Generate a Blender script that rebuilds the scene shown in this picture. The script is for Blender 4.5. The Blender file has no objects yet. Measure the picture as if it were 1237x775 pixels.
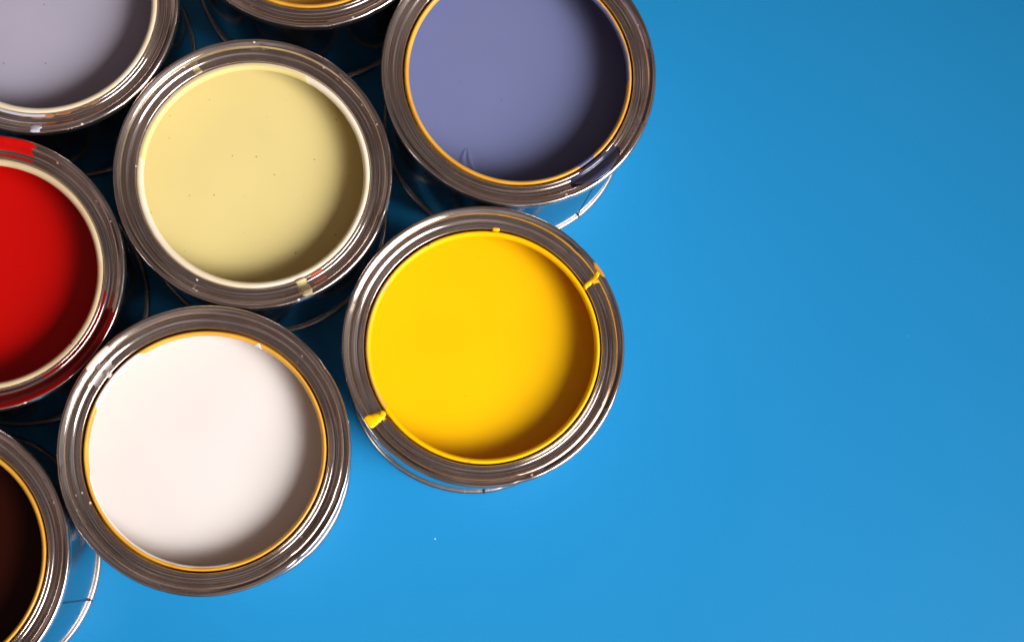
import bpy, math, random
import numpy as np
from mathutils import Matrix, Vector, noise

# ------------------------------------------------------------------ camera, world, light
scene = bpy.context.scene
H = 0.0814            # height of a can, metres
D = 0.6295            # camera height above the rims
TX, TY = 0.14707, -0.08472

cam_data = bpy.data.cameras.new('camera')
cam = bpy.data.objects.new('camera', cam_data)
scene.collection.objects.link(cam)
cam_data.sensor_fit = 'HORIZONTAL'
cam_data.sensor_width = 36.0
cam_data.lens = 1974.45 / 1237.0 * 36.0
cam_data.clip_start = 0.01
cam_data.clip_end = 50.0
cam.matrix_world = Matrix.Translation((0, 0, H + D)) @ Matrix.Rotation(TX, 4, 'X') @ Matrix.Rotation(TY, 4, 'Y')
scene.camera = cam

world = bpy.data.worlds.new('World')
scene.world = world
world.use_nodes = True
bg = world.node_tree.nodes['Background']
# a dim warm studio: uneven dark walls and ceiling, no sky and no sun
bg.inputs['Strength'].default_value = 0.29
wt = world.node_tree
wtc = wt.nodes.new('ShaderNodeTexCoord')
wn = wt.nodes.new('ShaderNodeTexNoise'); wn.inputs['Scale'].default_value = 2.6; wn.inputs['Detail'].default_value = 1.5
wr = wt.nodes.new('ShaderNodeValToRGB')
wr.color_ramp.elements[0].position = 0.40; wr.color_ramp.elements[0].color = (0.06, 0.042, 0.038, 1)
wr.color_ramp.elements[1].position = 0.62; wr.color_ramp.elements[1].color = (1.0, 0.74, 0.67, 1)
wt.links.new(wtc.outputs['Generated'], wn.inputs['Vector']); wt.links.new(wn.outputs['Fac'], wr.inputs[0])
wt.links.new(wr.outputs[0], bg.inputs['Color'])

def area_light(name, target, azim, elev, dist, sx, sy, power, color, spread):
    d = bpy.data.lights.new(name, 'AREA')
    d.shape = 'RECTANGLE'; d.size = sx; d.size_y = sy
    d.energy = power; d.color = color; d.spread = spread
    o = bpy.data.objects.new(name, d); scene.collection.objects.link(o)
    t = Vector(target)
    v = Vector((math.cos(azim) * math.cos(elev), math.sin(azim) * math.cos(elev), math.sin(elev)))
    o.location = t + v * dist
    o.rotation_euler = (-v).to_track_quat('-Z', 'Y').to_euler()
    return o
area_light('softbox', (0.03, 0.055, 0.03), math.radians(-34), math.radians(39), 1.05,
           0.72, 0.72, 3.5, (1.0, 0.955, 0.92), math.radians(52))

vs = scene.view_settings
vs.view_transform = 'Standard'; vs.look = 'None'; vs.exposure = 0.0; vs.gamma = 1.0
vs.use_curve_mapping = False
scene.render.engine = 'CYCLES'
scene.cycles.caustics_reflective = True
scene.cycles.max_bounces = 14
scene.cycles.diffuse_bounces = 6
scene.cycles.glossy_bounces = 8

# ------------------------------------------------------------------ materials
class NT:
    def __init__(self, name):
        self.m = bpy.data.materials.new(name); self.m.use_nodes = True
        self.t = self.m.node_tree; self.b = self.t.nodes['Principled BSDF']
    def n(self, kind, **kw):
        x = self.t.nodes.new(kind)
        for k, v in kw.items():
            if k.startswith('i_'):
                key = k[2:]
                key = int(key) if key.isdigit() else key.replace('_', ' ')
                x.inputs[key].default_value = v
            else: setattr(x, k, v)
        return x
    def l(self, a, b): self.t.links.new(a, b)
    def math(self, op, a, b=None):
        x = self.n('ShaderNodeMath', operation=op)
        for i, v in enumerate((a, b)):
            if v is None: continue
            if isinstance(v, (int, float)): x.inputs[i].default_value = v
            else: self.l(v, x.inputs[i])
        return x.outputs[0]
    def ramp(self, fac, p0, p1, c0=(0,0,0,1), c1=(1,1,1,1)):
        x = self.n('ShaderNodeValToRGB'); self.l(fac, x.inputs[0])
        e = x.color_ramp.elements
        e[0].position = p0; e[1].position = p1; e[0].color = c0; e[1].color = c1
        return x.outputs[0]
    def mix(self, fac, a, b, mode='MIX'):
        x = self.n('ShaderNodeMix', data_type='RGBA', blend_type=mode)
        for sock, v in ((x.inputs[0], fac), (x.inputs[6], a), (x.inputs[7], b)):
            if isinstance(v, (int, float)): sock.default_value = v
            elif isinstance(v, tuple): sock.default_value = v if len(v) == 4 else (*v, 1)
            else: self.l(v, sock)
        return x.outputs[2]
    def polar(self):
        tc = self.n('ShaderNodeTexCoord')
        s = self.n('ShaderNodeSeparateXYZ'); self.l(tc.outputs['Object'], s.inputs[0])
        x, y, z = s.outputs
        r = self.math('SQRT', self.math('ADD', self.math('MULTIPLY', x, x), self.math('MULTIPLY', y, y)))
        return tc, x, y, z, r

def metal_mat(name, base, rough, ring=True, seed=0.0):
    k = NT(name); b = k.b
    tc, x, y, z, r = k.polar()
    # coordinates stretched along the circumference: spun metal
    rz = k.math('ADD', r, k.math('MULTIPLY', z, 0.7))
    cx = k.math('DIVIDE', x, r); cy = k.math('DIVIDE', y, r)
    cmb = k.n('ShaderNodeCombineXYZ')
    k.l(k.math('MULTIPLY', cx, 1.6), cmb.inputs[0]); k.l(k.math('MULTIPLY', cy, 1.6), cmb.inputs[1])
    k.l(k.math('MULTIPLY', rz, 2200.0), cmb.inputs[2])
    nz = k.n('ShaderNodeTexNoise', i_Scale=1.0, i_Detail=3.0); k.l(cmb.outputs[0], nz.inputs['Vector'])
    # fine ticks across the bead
    cmb2 = k.n('ShaderNodeCombineXYZ')
    k.l(k.math('MULTIPLY', cx, 95.0), cmb2.inputs[0]); k.l(k.math('MULTIPLY', cy, 95.0), cmb2.inputs[1])
    k.l(k.math('MULTIPLY', rz, 500.0), cmb2.inputs[2])
    tk = k.n('ShaderNodeTexNoise', i_Scale=1.0, i_Detail=2.0); k.l(cmb2.outputs[0], tk.inputs['Vector'])
    # blotches: tarnish and finger grease
    bl = k.n('ShaderNodeTexNoise', i_Scale=55.0, i_Detail=5.0, noise_dimensions='4D', i_W=seed)
    k.l(tc.outputs['Object'], bl.inputs['Vector'])
    tar = k.ramp(bl.outputs['Fac'], 0.42, 0.72)
    c = k.mix(tar, base, tuple(v * w for v, w in zip(base, (0.78, 0.70, 0.66))))
    c = k.mix(k.math('MULTIPLY', k.ramp(tk.outputs['Fac'], 0.56, 0.75), 0.35), c, (0.95, 0.9, 0.86))
    # tiny pale specks of dried paint
    vo = k.n('ShaderNodeTexVoronoi', i_Scale=330.0); k.l(tc.outputs['Object'], vo.inputs['Vector'])
    sp = k.n('ShaderNodeSeparateColor'); k.l(vo.outputs['Color'], sp.inputs[0])
    spk = k.math('MULTIPLY', k.math('LESS_THAN', vo.outputs['Distance'], 0.17), k.math('GREATER_THAN', sp.outputs[0], 0.93))
    c = k.mix(spk, c, (0.75, 0.68, 0.6))
    k.l(c, b.inputs['Base Color'])
    k.l(k.math('SUBTRACT', 1.0, k.math('MULTIPLY', spk, 0.9)), b.inputs['Metallic'])
    rr = k.math('ADD', k.math('ADD', rough, k.math('MULTIPLY', tar, 0.10)), k.math('MULTIPLY', tk.outputs['Fac'], 0.06))
    k.l(rr, b.inputs['Roughness'])
    bump = k.n('ShaderNodeBump', i_Strength=0.13, i_Distance=0.00005)
    hsum = k.math('ADD', nz.outputs['Fac'], k.math('ADD', k.math('MULTIPLY', tk.outputs['Fac'], 0.35), k.math('MULTIPLY', spk, 0.6)))
    k.l(hsum, bump.inputs['Height']); k.l(bump.outputs[0], b.inputs['Normal'])
    # hazy second lobe of worn tin
    g = k.n('ShaderNodeBsdfAnisotropic', i_Roughness=0.5)
    k.l(c, g.inputs['Color']); k.l(bump.outputs[0], g.inputs['Normal'])
    mx = k.n('ShaderNodeMixShader', i_0=0.10)
    k.l(b.outputs[0], mx.inputs[1]); k.l(g.outputs[0], mx.inputs[2])
    k.l(mx.outputs[0], k.t.nodes['Material Output'].inputs['Surface'])
    return k.m

def wall_mat(name, seed):
    k = NT(name); b = k.b
    tc = k.n('ShaderNodeTexCoord')
    bl = k.n('ShaderNodeTexNoise', i_Scale=70.0, i_Detail=6.0, noise_dimensions='4D', i_W=seed)
    k.l(tc.outputs['Object'], bl.inputs['Vector'])
    k.l(k.mix(bl.outputs['Fac'], (0.54, 0.535, 0.54), (0.42, 0.415, 0.43)), b.inputs['Base Color'])
    b.inputs['Metallic'].default_value = 1.0
    k.l(k.math('ADD', 0.15, k.math('MULTIPLY', k.ramp(bl.outputs['Fac'], 0.5, 0.8), 0.15)), b.inputs['Roughness'])
    return k.m

def paint_mat(name, col, rough=0.32, seed=0.0, specks=True, coat=0.0, sss=0.0, speck_share=0.3):
    k = NT(name); b = k.b
    tc = k.n('ShaderNodeTexCoord')
    n1 = k.n('ShaderNodeTexNoise', i_Scale=16.0, i_Detail=3.0, noise_dimensions='4D', i_W=seed)
    k.l(tc.outputs['Object'], n1.inputs['Vector'])
    c = k.mix(k.ramp(n1.outputs['Fac'], 0.35, 0.7), tuple(min(1, v * 1.03) for v in col), tuple(v * 0.955 for v in col))
    if specks:
        vo = k.n('ShaderNodeTexVoronoi', i_Scale=125.0, voronoi_dimensions='2D')
        off = k.n('ShaderNodeVectorMath', operation='ADD'); off.inputs[1].default_value = (seed, seed * 1.7, 0)
        k.l(tc.outputs['Object'], off.inputs[0]); k.l(off.outputs[0], vo.inputs['Vector'])
        sp = k.n('ShaderNodeSeparateColor'); k.l(vo.outputs['Color'], sp.inputs[0])
        spk = k.math('MULTIPLY', k.math('LESS_THAN', vo.outputs['Distance'], k.math('MULTIPLY', sp.outputs[0], 0.045)), k.math('GREATER_THAN', sp.outputs[1], 1 - speck_share))
        c = k.mix(k.math('MULTIPLY', spk, 0.7), c, tuple(v * 0.35 for v in col))
    k.l(c, b.inputs['Base Color'])
    b.inputs['Roughness'].default_value = rough
    b.inputs['Specular IOR Level'].default_value = 0.25
    b.inputs['Coat Weight'].default_value = coat
    if sss:
        b.inputs['Subsurface Weight'].default_value = 1.0
        b.inputs['Subsurface Scale'].default_value = sss
        b.inputs['Subsurface Radius'].default_value = (1.0, 0.5, 0.4)
    b.inputs['Coat Roughness'].default_value = 0.08
    n2 = k.n('ShaderNodeTexNoise', i_Scale=45.0, i_Detail=2.0, noise_dimensions='4D', i_W=seed + 3)
    k.l(tc.outputs['Object'], n2.inputs['Vector'])
    bump = k.n('ShaderNodeBump', i_Strength=0.25, i_Distance=0.0006)
    k.l(n2.outputs['Fac'], bump.inputs['Height']); k.l(bump.outputs[0], b.inputs['Normal'])
    return k.m

def lacquer_mat(name, c0, c1, rough=0.3, metallic=0.0, seed=0.0):
    k = NT(name); b = k.b
    tc = k.n('ShaderNodeTexCoord')
    n1 = k.n('ShaderNodeTexNoise', i_Scale=70.0, i_Detail=5.0, noise_dimensions='4D', i_W=seed)
    k.l(tc.outputs['Object'], n1.inputs['Vector'])
    k.l(k.mix(k.ramp(n1.outputs['Fac'], 0.42, 0.68), c0, c1), b.inputs['Base Color'])
    b.inputs['Roughness'].default_value = rough
    b.inputs['Metallic'].default_value = metallic
    return k.m

def table_mat():
    k = NT('blue_tabletop'); b = k.b
    tc = k.n('ShaderNodeTexCoord')
    n1 = k.n('ShaderNodeTexNoise', i_Scale=3.5, i_Detail=2.0); k.l(tc.outputs['Object'], n1.inputs['Vector'])
    c = k.mix(k.ramp(n1.outputs['Fac'], 0.3, 0.7), (0.012, 0.222, 0.512), (0.016, 0.240, 0.530))
    n2 = k.n('ShaderNodeTexNoise', i_Scale=900.0, i_Detail=2.0); k.l(tc.outputs['Object'], n2.inputs['Vector'])
    c = k.mix(k.math('MULTIPLY', k.ramp(n2.outputs['Fac'], 0.3, 0.75), 0.08), c, (0.03, 0.33, 0.72))
    vo = k.n('ShaderNodeTexVoronoi', i_Scale=75.0, voronoi_dimensions='2D'); k.l(tc.outputs['Object'], vo.inputs['Vector'])
    sp = k.n('ShaderNodeSeparateColor'); k.l(vo.outputs['Color'], sp.inputs[0])
    spk = k.math('MULTIPLY', k.math('LESS_THAN', vo.outputs['Distance'], k.math('MULTIPLY', sp.outputs[1], 0.028)), k.math('GREATER_THAN', sp.outputs[0], 0.992))
    c = k.mix(spk, c, (0.55, 0.72, 0.82))
    k.l(c, b.inputs['Base Color'])
    n3 = k.n('ShaderNodeTexNoise', i_Scale=30.0, i_Detail=5.0); k.l(tc.outputs['Object'], n3.inputs['Vector'])
    k.l(k.math('ADD', 0.20, k.math('MULTIPLY', n3.outputs['Fac'], 0.10)), b.inputs['Roughness'])
    b.inputs['Specular IOR Level'].default_value = 0.18
    bump = k.n('ShaderNodeBump', i_Strength=0.06, i_Distance=0.0004)
    k.l(n2.outputs['Fac'], bump.inputs['Height']); k.l(bump.outputs[0], b.inputs['Normal'])
    return k.m

# ------------------------------------------------------------------ mesh helpers
def link(name, verts, faces, mat, parent=None, smooth=True):
    me = bpy.data.meshes.new(name)
    me.from_pydata([tuple(v) for v in verts], [], faces)
    me.materials.append(mat)
    if smooth: me.polygons.foreach_set('use_smooth', [True] * len(me.polygons))
    me.update()
    o = bpy.data.objects.new(name, me); scene.collection.objects.link(o)
    if parent: o.parent = parent
    return o

def spline(pts, sub=5):
    P = np.array(pts, float); out = []
    n = len(P)
    for i in range(n - 1):
        p0 = P[max(i-1, 0)]; p1 = P[i]; p2 = P[i+1]; p3 = P[min(i+2, n-1)]
        for j in range(sub):
            t = j / sub
            out.append(0.5 * ((2*p1) + (p2-p0)*t + (2*p0-5*p1+4*p2-p3)*t*t + (3*p1-p0-3*p2+p3)*t**3))
    out.append(P[-1])
    return np.array(out)

SEG = 360
def lathe(name, prof, mat, parent, wob=None, seg=SEG):
    """prof: (r, z) rows in metres; wob(theta, r) -> (dr, dz)"""
    V = []; F = []
    n = len(prof)
    for i in range(seg):
        a = 2 * math.pi * i / seg
        for r, z in prof:
            dr, dz = wob(a, r) if wob else (0, 0)
            V.append(((r + dr) * math.cos(a), (r + dr) * math.sin(a), z + dz))
    for i in range(seg):
        k = (i + 1) % seg
        for j in range(n - 1):
            F.append((i*n + j, k*n + j, k*n + j + 1, i*n + j + 1))
    return link(name, V, F, mat, parent)

# profile of the rim, millimetres for a 55 mm radius (r, z below the rim top)
RIM = [(52.2, -7.0), (52.3, -5.2), (52.9, -4.3), (54.3, -4.1), (54.9, -3.5), (55.0, -2.2), (54.9, -1.1), (54.65, -0.45),
       (54.3, -0.1), (53.9, 0.0), (53.4, -0.12), (52.8, -0.38), (52.1, -0.74), (51.8, -1.15), (51.1, -2.4), (50.3, -3.75),
       (49.9, -4.12), (49.4, -4.38), (48.8, -4.5), (48.2, -4.4), (47.7, -4.1), (47.35, -3.7), (47.1, -3.32), (46.8, -3.12), (46.4, -3.25),
       (46.2, -3.9), (46.12, -6.0), (46.1, -8.9)]
LIP = [(46.2, -8.8), (45.8, -8.6), (45.62, -6.8), (45.5, -4.6), (45.3, -3.75), (44.9, -3.45), (44.4, -3.6), (43.95, -4.05), (43.7, -4.8), (43.75, -5.6), (44.2, -6.4), (45.0, -7.2)]
LIP_WIDE = [(46.15, -6.0), (46.08, -4.4), (45.85, -3.75), (45.4, -3.45), (44.8, -3.4), (44.2, -3.6), (43.7, -4.1), (43.4, -4.9), (43.45, -5.7), (43.7, -6.4), (44.4, -7.2), (45.2, -7.8)]
rim_prof = spline(RIM, 5)
lip_profs = {False: spline(LIP, 4), True: spline(LIP_WIDE, 4)}
I_OUT = 5 * 5    # index on rim_prof of the outermost edge

def make_wob(seed, amp):
    rnd = random.Random(seed)
    terms = [(k, rnd.uniform(-1, 1) / (k ** 0.7), rnd.uniform(0, 6.28), rnd.uniform(-1, 1) / (k ** 0.7), rnd.uniform(0, 6.28)) for k in (2, 3, 4, 5, 7, 9, 13)]
    dents = [(rnd.uniform(0, 6.283), math.radians(rnd.uniform(0.8, 3.0)), rnd.uniform(-0.22, 0.10), rnd.uniform(-0.16, 0.05)) for _ in range(9)]
    def wob(a, r):
        dr = sum(c * math.cos(k * a + p) for k, c, p, _, _ in terms)
        dz = sum(c * math.cos(k * a + p) for k, _, _, c, p in terms)
        dr *= amp; dz *= amp
        if r > 0.0505:
            for da, dw, d1, d2 in dents:
                x = (a - da + math.pi) % (2 * math.pi) - math.pi
                if abs(x) < 4 * dw:
                    g = math.exp(-(x / dw) ** 2) * 1e-3
                    dr += d1 * g; dz += d2 * g
        return dr, dz
    return wob

def strip_on_rim(name, mat, parent, s, zt, wob, a0, a1, i0, i1, thick, seed, rag=0.15, nang=40, dome=0.0, bridge=0, taper=1.0, skew=0.0, oval=0):
    """a film or drip of paint lying on the rim: from angle a0 to a1 (degrees) and from row i0 to i1 of the rim profile.
    thick in mm; dome adds thickness towards the middle; bridge smooths the groove away."""
    P = rim_prof.copy()
    if bridge:
        k = np.ones(bridge) / bridge
        pad = np.pad(P[:, 1], bridge // 2, mode='edge')
        sm = np.convolve(pad, k, 'same')[bridge // 2: bridge // 2 + len(P)]
        P[:, 1] = np.maximum(P[:, 1], sm)
    T = np.gradient(rim_prof, axis=0); N = np.stack([T[:, 1], -T[:, 0]], 1)
    N = N / np.linalg.norm(N, axis=1)[:, None]
    # orient normals up / outwards
    N = np.where((N[:, 1] < -0.05)[:, None], -N, N)
    N[:I_OUT] = np.where(N[:I_OUT, :1] < 0, -N[:I_OUT], N[:I_OUT])
    nr = abs(i1 - i0) + 1
    V = []; F = []
    def edge(i, side):
        return noise.noise(Vector((i * 0.16, side * 9.1 + seed, seed * 0.37))) * rag * (a1 - a0)
    for q in range(nr):
        i = i0 + q
        u = 2 * q / max(nr - 1, 1) - 1
        rnd_end = max(0.0, 1 - abs(u) ** 6) ** 0.5 if dome else 1.0
        b0 = a0 + edge(i, 0); b1 = a1 + edge(i, 1)
        mid = (b0 + b1) / 2; hw = (b1 - b0) / 2 * (0.35 + 0.65 * rnd_end) * (1 + (taper - 1) * q / max(nr - 1, 1)); mid += skew * (1 - q / max(nr - 1, 1))
        for j in range(nang + 1):
            v = 2 * j / nang - 1
            a = math.radians(mid + hw * v)
            t = thick * (1 - v ** 8) * (1 - u ** 8) - 0.05 * (1 if abs(v) == 1 or abs(u) == 1 else 0)
            t += dome * max(0, 1 - v * v) * max(0, 1 - u * u)
            t += 0.25 * thick * noise.noise(Vector((a * 20, i * 0.15, seed)))* (1 - v ** 4)
            ic = (i0 + i1) / 2
            x = ic + (i - ic) * (max(0.02, 1 - abs(v) ** oval) ** 0.5 if oval else 1)
            x0 = min(int(x), len(P) - 2); fr = x - x0
            p = P[x0] * (1 - fr) + P[x0 + 1] * fr; nn = N[x0] * (1 - fr) + N[x0 + 1] * fr
            r = (p[0] + nn[0] * t) * s * 1e-3; z = (p[1] + nn[1] * t) * 1e-3 + zt
            dr, dz = wob(a, r)
            V.append(((r + dr) * math.cos(a), (r + dr) * math.sin(a), z + dz))
    w = nang + 1
    for q in range(nr - 1):
        for j in range(nang):
            F.append((q*w + j, q*w + j + 1, (q+1)*w + j + 1, (q+1)*w + j))
    return link(name, V, F, mat, parent)

def coat_on_lip(name, mat, parent, s, zt, wob, a0, a1, seed, thick=0.12, i0=16, i1=None, rag=1.0, wide=False):
    """paint clinging to the inner lip with a ragged edge"""
    P = lip_profs[wide]
    T = np.gradient(P, axis=0); N = np.stack([T[:, 1], -T[:, 0]], 1); N /= np.linalg.norm(N, axis=1)[:, None]
    i1 = i1 if i1 is not None else len(P) - 8
    n = max(8, int(abs(a1 - a0) * 1.2)); rows = 9
    V = []; F = []
    for j in range(n + 1):
        a = math.radians(a0 + (a1 - a0) * j / n)
        f = noise.noise(Vector((j * 0.35, seed, 0))) * 0.5 + noise.noise(Vector((j * 0.09, seed, 5))) * 0.9
        ends = min(1, j / 4, (n - j) / 4)
        start = min(max(i0 + rag * 3.5 * f, 0), i1 - 3); start = i1 - 3 + (start - (i1 - 3)) * ends
        for q in range(rows):
            ii = start + (i1 - start) * q / (rows - 1)
            k = int(ii); fr = ii - k; k2 = min(k + 1, len(P) - 1)
            p = P[k] * (1 - fr) + P[k2] * fr; nn = N[k] * (1 - fr) + N[k2] * fr
            t = thick * (0.15 if q == 0 else 1.0)
            r = (p[0] + nn[0] * t) * s * 1e-3; z = (p[1] + nn[1] * t) * 1e-3 + zt
            dr, dz = wob(a, r)
            V.append(((r + dr) * math.cos(a), (r + dr) * math.sin(a), z + dz))
    for j in range(n):
        for q in range(rows - 1):
            F.append((j*rows + q, (j+1)*rows + q, (j+1)*rows + q + 1, j*rows + q + 1))
    return link(name, V, F, mat, parent)

# ------------------------------------------------------------------ setting
tabletop_v = []
def build_table():
    X, T = 1.1, 0.03
    V = [(-X, -X, -T), (X, -X, -T), (X, X, -T), (-X, X, -T), (-X, -X, 0), (X, -X, 0), (X, X, 0), (-X, X, 0)]
    F = [(0, 3, 2, 1), (4, 5, 6, 7), (0, 1, 5, 4), (1, 2, 6, 5), (2, 3, 7, 6), (3, 0, 4, 7)]
    o = link('tabletop', V, F, table_mat(), smooth=False)
    o['kind'] = 'structure'
    o['label'] = 'smooth glossy bright blue tabletop under the cans'
build_table()

# ------------------------------------------------------------------ paint cans
GOLD = ((0.80, 0.43, 0.055), (0.66, 0.31, 0.035))
PALE = ((0.86, 0.77, 0.62), (0.80, 0.68, 0.46))
TAN = ((0.70, 0.57, 0.36), (0.62, 0.44, 0.24))
TIN = (0.74, 0.665, 0.63)

def paint_can(label, cx, cy, fac, height, paint_col, depth, lip_cols, seed, seam=None, rough=0.32, sss=0.0, specks=0.12, tin=TIN):
    root = bpy.data.objects.new('paint_can', None)
    root.empty_display_size = 0.02
    scene.collection.objects.link(root)
    root.location = (cx, cy, 0)
    root['label'] = label; root['category'] = 'paint can'; root['group'] = 'open paint cans standing on the blue table'
    s = 1 + fac; k = s * 1e-3
    wob = make_wob(seed, 0.00006)
    met = metal_mat('tin_rim', tin, 0.05, seed=seed)
    wal = wall_mat('tin_wall', seed)
    # body: side wall with shallow beads, inner side too
    body = [(52.2, height*1e3 - 6.5), (52.2, height*1e3 - 10), (52.0, height*1e3 - 11), (52.2, height*1e3 - 12), (52.2, 3), (52.25, 1.2)]
    prof = [(r * k, z * 1e-3) for r, z in body]
    inner = [(51.7 * k, 0.0022), (51.7 * k, height - 0.0066)]
    lathe('body', prof, wal, root, seg=160)
    lathe('inner_wall', [(0.0001, 0.0021)] + inner, paint_mat('paint_on_wall', paint_col, 0.4, seed, specks=False), root, seg=96)
    # bottom seam ring
    br = [(52.1, 2.2), (52.45, 2.3), (52.9, 2.2), (53.35, 1.85), (53.62, 1.25), (53.65, 0.6), (53.3, 0.1), (52.8, 0.0), (52.2, 0.1)]
    lathe('base_ring', [(r * k, z * 1e-3) for r, z in spline(br, 3)], metal_mat('tin_base_ring', (0.40, 0.38, 0.375), 0.34, seed=seed), root, wob)
    # rim and inner lip
    lathe('rim', [(r * k, z * 1e-3 + height) for r, z in rim_prof], met, root, wob)
    lathe('lip', [(r * k, z * 1e-3 + height) for r, z in lip_profs[lip_cols in (PALE, TAN)]], lacquer_mat('lip_lacquer', *lip_cols, rough=0.28, seed=seed), root, wob)
    # paint
    pm = paint_mat('wet_paint', paint_col, rough, seed, sss=sss, speck_share=specks)
    Rp = 51.6 * k; zp = height - depth
    V = [(0, 0, zp)]; F = []; nr, na = 40, 96
    for i in range(1, nr + 1):
        r = Rp * i / nr
        for j in range(na):
            a = 2 * math.pi * j / na
            x, y = r * math.cos(a), r * math.sin(a)
            z = zp + 0.00018 * noise.noise(Vector((x * 40, y * 40, seed))) + 0.0008 * max(0, i / nr - 0.93) / 0.07
            V.append((x, y, z))
    for j in range(na): F.append((0, 1 + j, 1 + (j + 1) % na))
    for i in range(nr - 1):
        for j in range(na):
            a = 1 + i * na + j; b2 = 1 + i * na + (j + 1) % na
            F.append((a, a + na, b2 + na, b2))
    link('paint', V, F, pm, root)
    # welded side seam: a narrow raised strip on the wall and a notch of dark solder at its foot
    if seam is not None:
        a0 = math.radians(seam); V = []; F = []
        w = 0.45 / 52.2
        for q, z in enumerate((0.0024, height - 0.0068)):
            for a, r in ((a0 - w, 52.12), (a0 - w * .8, 52.36), (a0 + w * .8, 52.36), (a0 + w, 52.12)):
                V.append((r * k * math.cos(a), r * k * math.sin(a), z))
        for j in range(3): F.append((j, j + 1, j + 5, j + 4))
        dark = NT('side_seam_metal'); dark.b.inputs['Base Color'].default_value = (0.03, 0.035, 0.06, 1)
        dark.b.inputs['Roughness'].default_value = 0.4; dark.b.inputs['Metallic'].default_value = 0.6
        link('side_seam', V, F, dark.m, root, smooth=False)
        V = []; F = []
        for q, (r, z) in enumerate(((52.3, 2.42), (52.9, 2.38), (53.45, 2.0), (53.75, 1.3))):
            for a in (a0 - 1.1 * w, a0 + 1.1 * w): V.append((r * k * math.cos(a), r * k * math.sin(a), z * 1e-3))
        for q in range(3): F.append((2*q, 2*q+1, 2*q+3, 2*q+2))
        link('seam_foot', V, F, dark.m, root, smooth=False)
    return dict(root=root, s=s, zt=height, wob=wob, paint=pm, seed=seed)

def drip(c, a0, a1, i0, i1, thick, mat=None, name='paint_drip', **kw):
    return strip_on_rim(name, mat or c['paint'], c['root'], c['s'], c['zt'], c['wob'], a0, a1, i0, i1, thick, c['seed'] + a0 * 0.13, **kw)
def lipcoat(c, a0, a1, mat=None, **kw):
    return coat_on_lip('lip_paint', mat or c['paint'], c['root'], c['s'], c['zt'], c['wob'], a0, a1, c['seed'] + a0 * 0.11, **kw)

NR = len(rim_prof) - 1
yellow = paint_can('open tin can of bright yellow paint, nearest the empty blue table', 0.04302, 0.08383, 0.0097, H, (0.95, 0.54, 0.001), 0.0165, GOLD, 1.3, seam=275, specks=0.05)
cream  = paint_can('open tin can of pale cream paint with a pale inner lip', -0.04671, 0.15208, -0.0117, H, (0.77, 0.655, 0.28), 0.0165, PALE, 2.6, seam=250, specks=0.35)
white  = paint_can('open tin can of white paint with a gold inner lip', -0.06347, 0.04381, 0.0036, H + 0.004, (0.82, 0.785, 0.775), 0.0155, GOLD, 3.9, seam=120, specks=0.04)
navy   = paint_can('open tin can of dusky blue paint with a blue drip over its rim', 0.05834, 0.19443, 0.0086, H, (0.165, 0.190, 0.375), 0.0215, GOLD, 5.1, seam=-52)
brown  = paint_can('open tin can of very dark brown paint, cut by the lower left corner', -0.16818, 0.00472, 0.0028, H, (0.03, 0.004, 0.0015), 0.017, GOLD, 6.4, seam=-20)
red    = paint_can('open tin can of red paint with red smears on its rim', -0.14921, 0.11251, -0.0148, H, (0.56, 0.003, 0.002), 0.019, TAN, 7.7, seam=160)
grey   = paint_can('open tin can of lilac grey paint, cut by the upper left corner', -0.13084, 0.22109, -0.0117, H, (0.42, 0.400, 0.515), 0.018, PALE, 8.2, seam=90)
top    = paint_can('tin can cut by the top edge, only its lower rim and gold lip showing', -0.02602, 0.26588, -0.0005, H, (0.85, 0.52, 0.08), 0.013, GOLD, 9.5, seam=70)

# ------------------------------------------------------------------ drips, smears and dried paint
def ri(r):
    """row of the rim profile nearest to radius r on its upper side"""
    return I_OUT + int(np.argmin(np.abs(rim_prof[I_OUT:, 0] - r)))
amber = paint_mat('dried_amber_paint', (0.62, 0.28, 0.03), 0.4, 11, specks=False)
wet_navy = paint_mat('wet_navy_paint', (0.06, 0.068, 0.14), 0.12, 12, specks=False, coat=0.6)
pale_navy = paint_mat('thin_navy_paint', (0.19, 0.20, 0.36), 0.25, 12, specks=False)
rust = lacquer_mat('rust', (0.42, 0.20, 0.08), (0.20, 0.07, 0.03), 0.7, seed=13)
smear = paint_mat('dried_white_smear', (0.62, 0.56, 0.54), 0.5, 14, specks=False)
peach = paint_mat('dried_peach_paint', (0.80, 0.62, 0.54), 0.5, 15, specks=False)
deep_red = paint_mat('dark_red_paint', (0.24, 0.004, 0.004), 0.22, 16, specks=False)  # darker red than the paint in the can, for the lower right smears
lav = paint_mat('dried_lilac_paint', (0.55, 0.55, 0.66), 0.4, 17, specks=False)
beige = paint_mat('dried_cream_paint', (0.62, 0.52, 0.28), 0.4, 18, specks=False)

# yellow can
lipcoat(yellow, -100, 120, thick=0.18, rag=0.3, i0=13)
lipcoat(yellow, -150, -96, thick=0.15, rag=0.5)
lipcoat(yellow, 116, 146, thick=0.15, rag=0.5)
lipcoat(yellow, 150, 205, thick=0.12, rag=0.3, i0=24)
drip(yellow, -149.5, -143, ri(54.3), ri(45.95), 0.25, dome=0.9, bridge=15, rag=0.05, taper=0.4)
drip(yellow, 28.4, 30.8, ri(53.6), ri(45.95), 0.25, dome=0.5, bridge=13, rag=0.15, skew=2.6)
drip(yellow, 29.5, 36.5, ri(54.9), ri(53.0), 0.10, mat=amber, name='paint_stain', rag=0.25, oval=4)
drip(yellow, 81.4, 85.2, ri(46.9), ri(45.95), 0.3, dome=0.3, rag=0.15)
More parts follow.
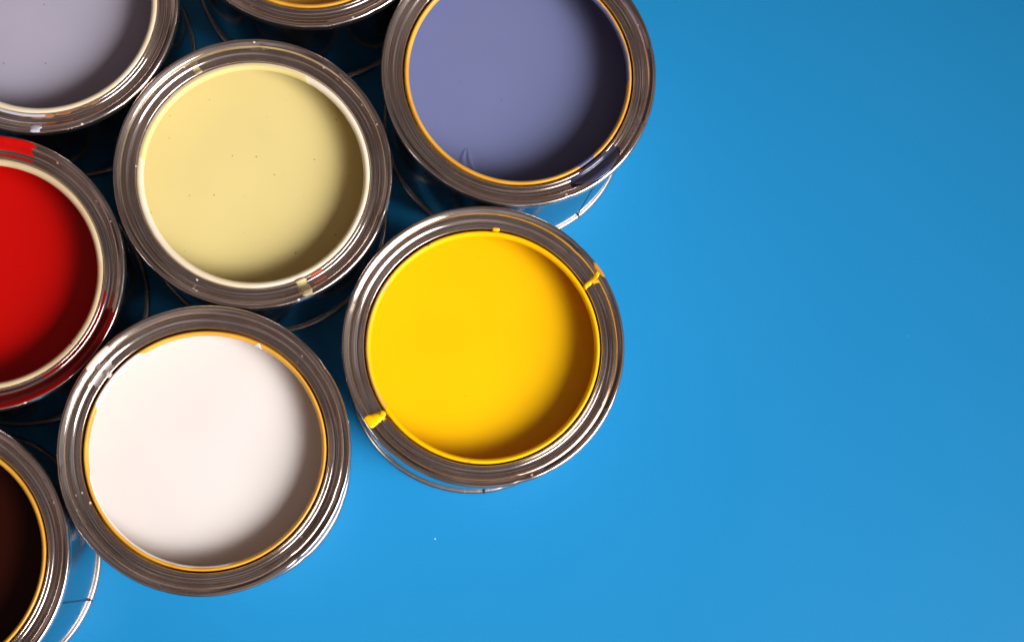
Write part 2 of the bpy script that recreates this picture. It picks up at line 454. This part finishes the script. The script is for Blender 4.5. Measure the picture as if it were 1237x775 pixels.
# cream can
drip(cream, -68.6, -63.6, ri(54.0), ri(45.95), 0.16, mat=beige, dome=0.35, bridge=13, rag=0.2)
drip(cream, -61.5, -54.5, ri(47.6), ri(46.4), 0.06, mat=paint_mat('dried_red_stain', (0.5, 0.10, 0.07), 0.5, 19, specks=False), name='paint_stain', rag=0.2)
drip(cream, 116.6, 120.0, ri(49.8), ri(46.3), 0.12, mat=beige, dome=0.2, rag=0.25)
lipcoat(cream, 60, 175, wide=True, rag=0.4, i0=14)
# white can
lipcoat(white, 122, 160, rag=1.0, i0=18)
lipcoat(white, -170, -75, rag=0.5, i0=26, i1=36)
lipcoat(white, 61.5, 66.5, rag=0.2, i0=17)
drip(white, 140.6, 143.4, ri(48.0), ri(46.0), 0.25, mat=smear, dome=0.6, bridge=9, rag=0.2)
drip(white, 133, 146, ri(54.6), ri(52.6), 0.05, mat=peach, name='paint_smear', rag=0.06)
drip(white, 137, 150, ri(49.6), ri(47.4), 0.03, mat=smear, name='paint_smear', rag=0.08)
# navy can
drip(navy, -66, -37, ri(53.6), ri(46.2), 0.10, mat=wet_navy, dome=1.3, bridge=23, rag=0.03, nang=60, oval=3)
lipcoat(navy, -61, -46, mat=pale_navy, rag=0.4, i0=15)
lipcoat(navy, -6, 48, mat=pale_navy, rag=1.0, i0=23)
# lilac grey can
drip(grey, -92.0, -87.5, ri(54.6), ri(50.0), 0.15, mat=lav, dome=0.3, rag=0.2)
rr = random.Random(5)
for a in (-97, -90, -84.5, -80, -76.5, -72, -66, -61.5):
    w = rr.uniform(1.2, 3.4); q = rr.uniform(46.9, 48.0)
    drip(grey, a - w, a + w, ri(q), ri(46.5), 0.05, mat=rust, name='rust_stain', rag=0.22, nang=30, oval=4)
drip(grey, -120, -84, ri(47.4), ri(46.4), 0.08, mat=lav, name='paint_smear', rag=0.03, nang=60)
# red can
drip(red, 69, 118, ri(54.4), ri(49.6), 0.07, name='paint_smear', rag=0.035, nang=90)
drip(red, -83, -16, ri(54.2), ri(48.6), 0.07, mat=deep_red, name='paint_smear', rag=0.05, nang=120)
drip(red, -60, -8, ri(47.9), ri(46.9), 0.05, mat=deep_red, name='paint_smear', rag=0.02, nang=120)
lipcoat(red, -40.5, -37.5, wide=True, rag=0.2, i0=14)
# wrinkle of paint skin on the navy surface
def wrinkle(c, x, y, z, L, W, hgt, rot):
    V = []; F = []; n, m = 28, 14
    for i in range(n + 1):
        u = i / n
        for j in range(m + 1):
            v = 2 * j / m - 1
            px = (u - 0.5) * L; py = v * W * (0.25 + 0.75 * math.sin(math.pi * u) ** 0.7) + 0.35 * W * math.sin(u * 3.0)
            env = (math.sin(math.pi * u) ** 0.8) * (1 - v * v)
            pz = hgt * env * (0.5 + 0.5 * math.cos(v * 7 + u * 3)) - 0.00004
            V.append((x + px * math.cos(rot) - py * math.sin(rot), y + px * math.sin(rot) + py * math.cos(rot), z + pz))
    for i in range(n):
        for j in range(m):
            a = i * (m + 1) + j
            F.append((a, a + 1 + m, a + 2 + m, a + 1))
    link('paint_skin_wrinkle', V, F, c['paint'], c['root'])
wrinkle(navy, -0.0185, -0.0315, H - 0.0213, 0.010, 0.0035, 0.0006, 1.9)
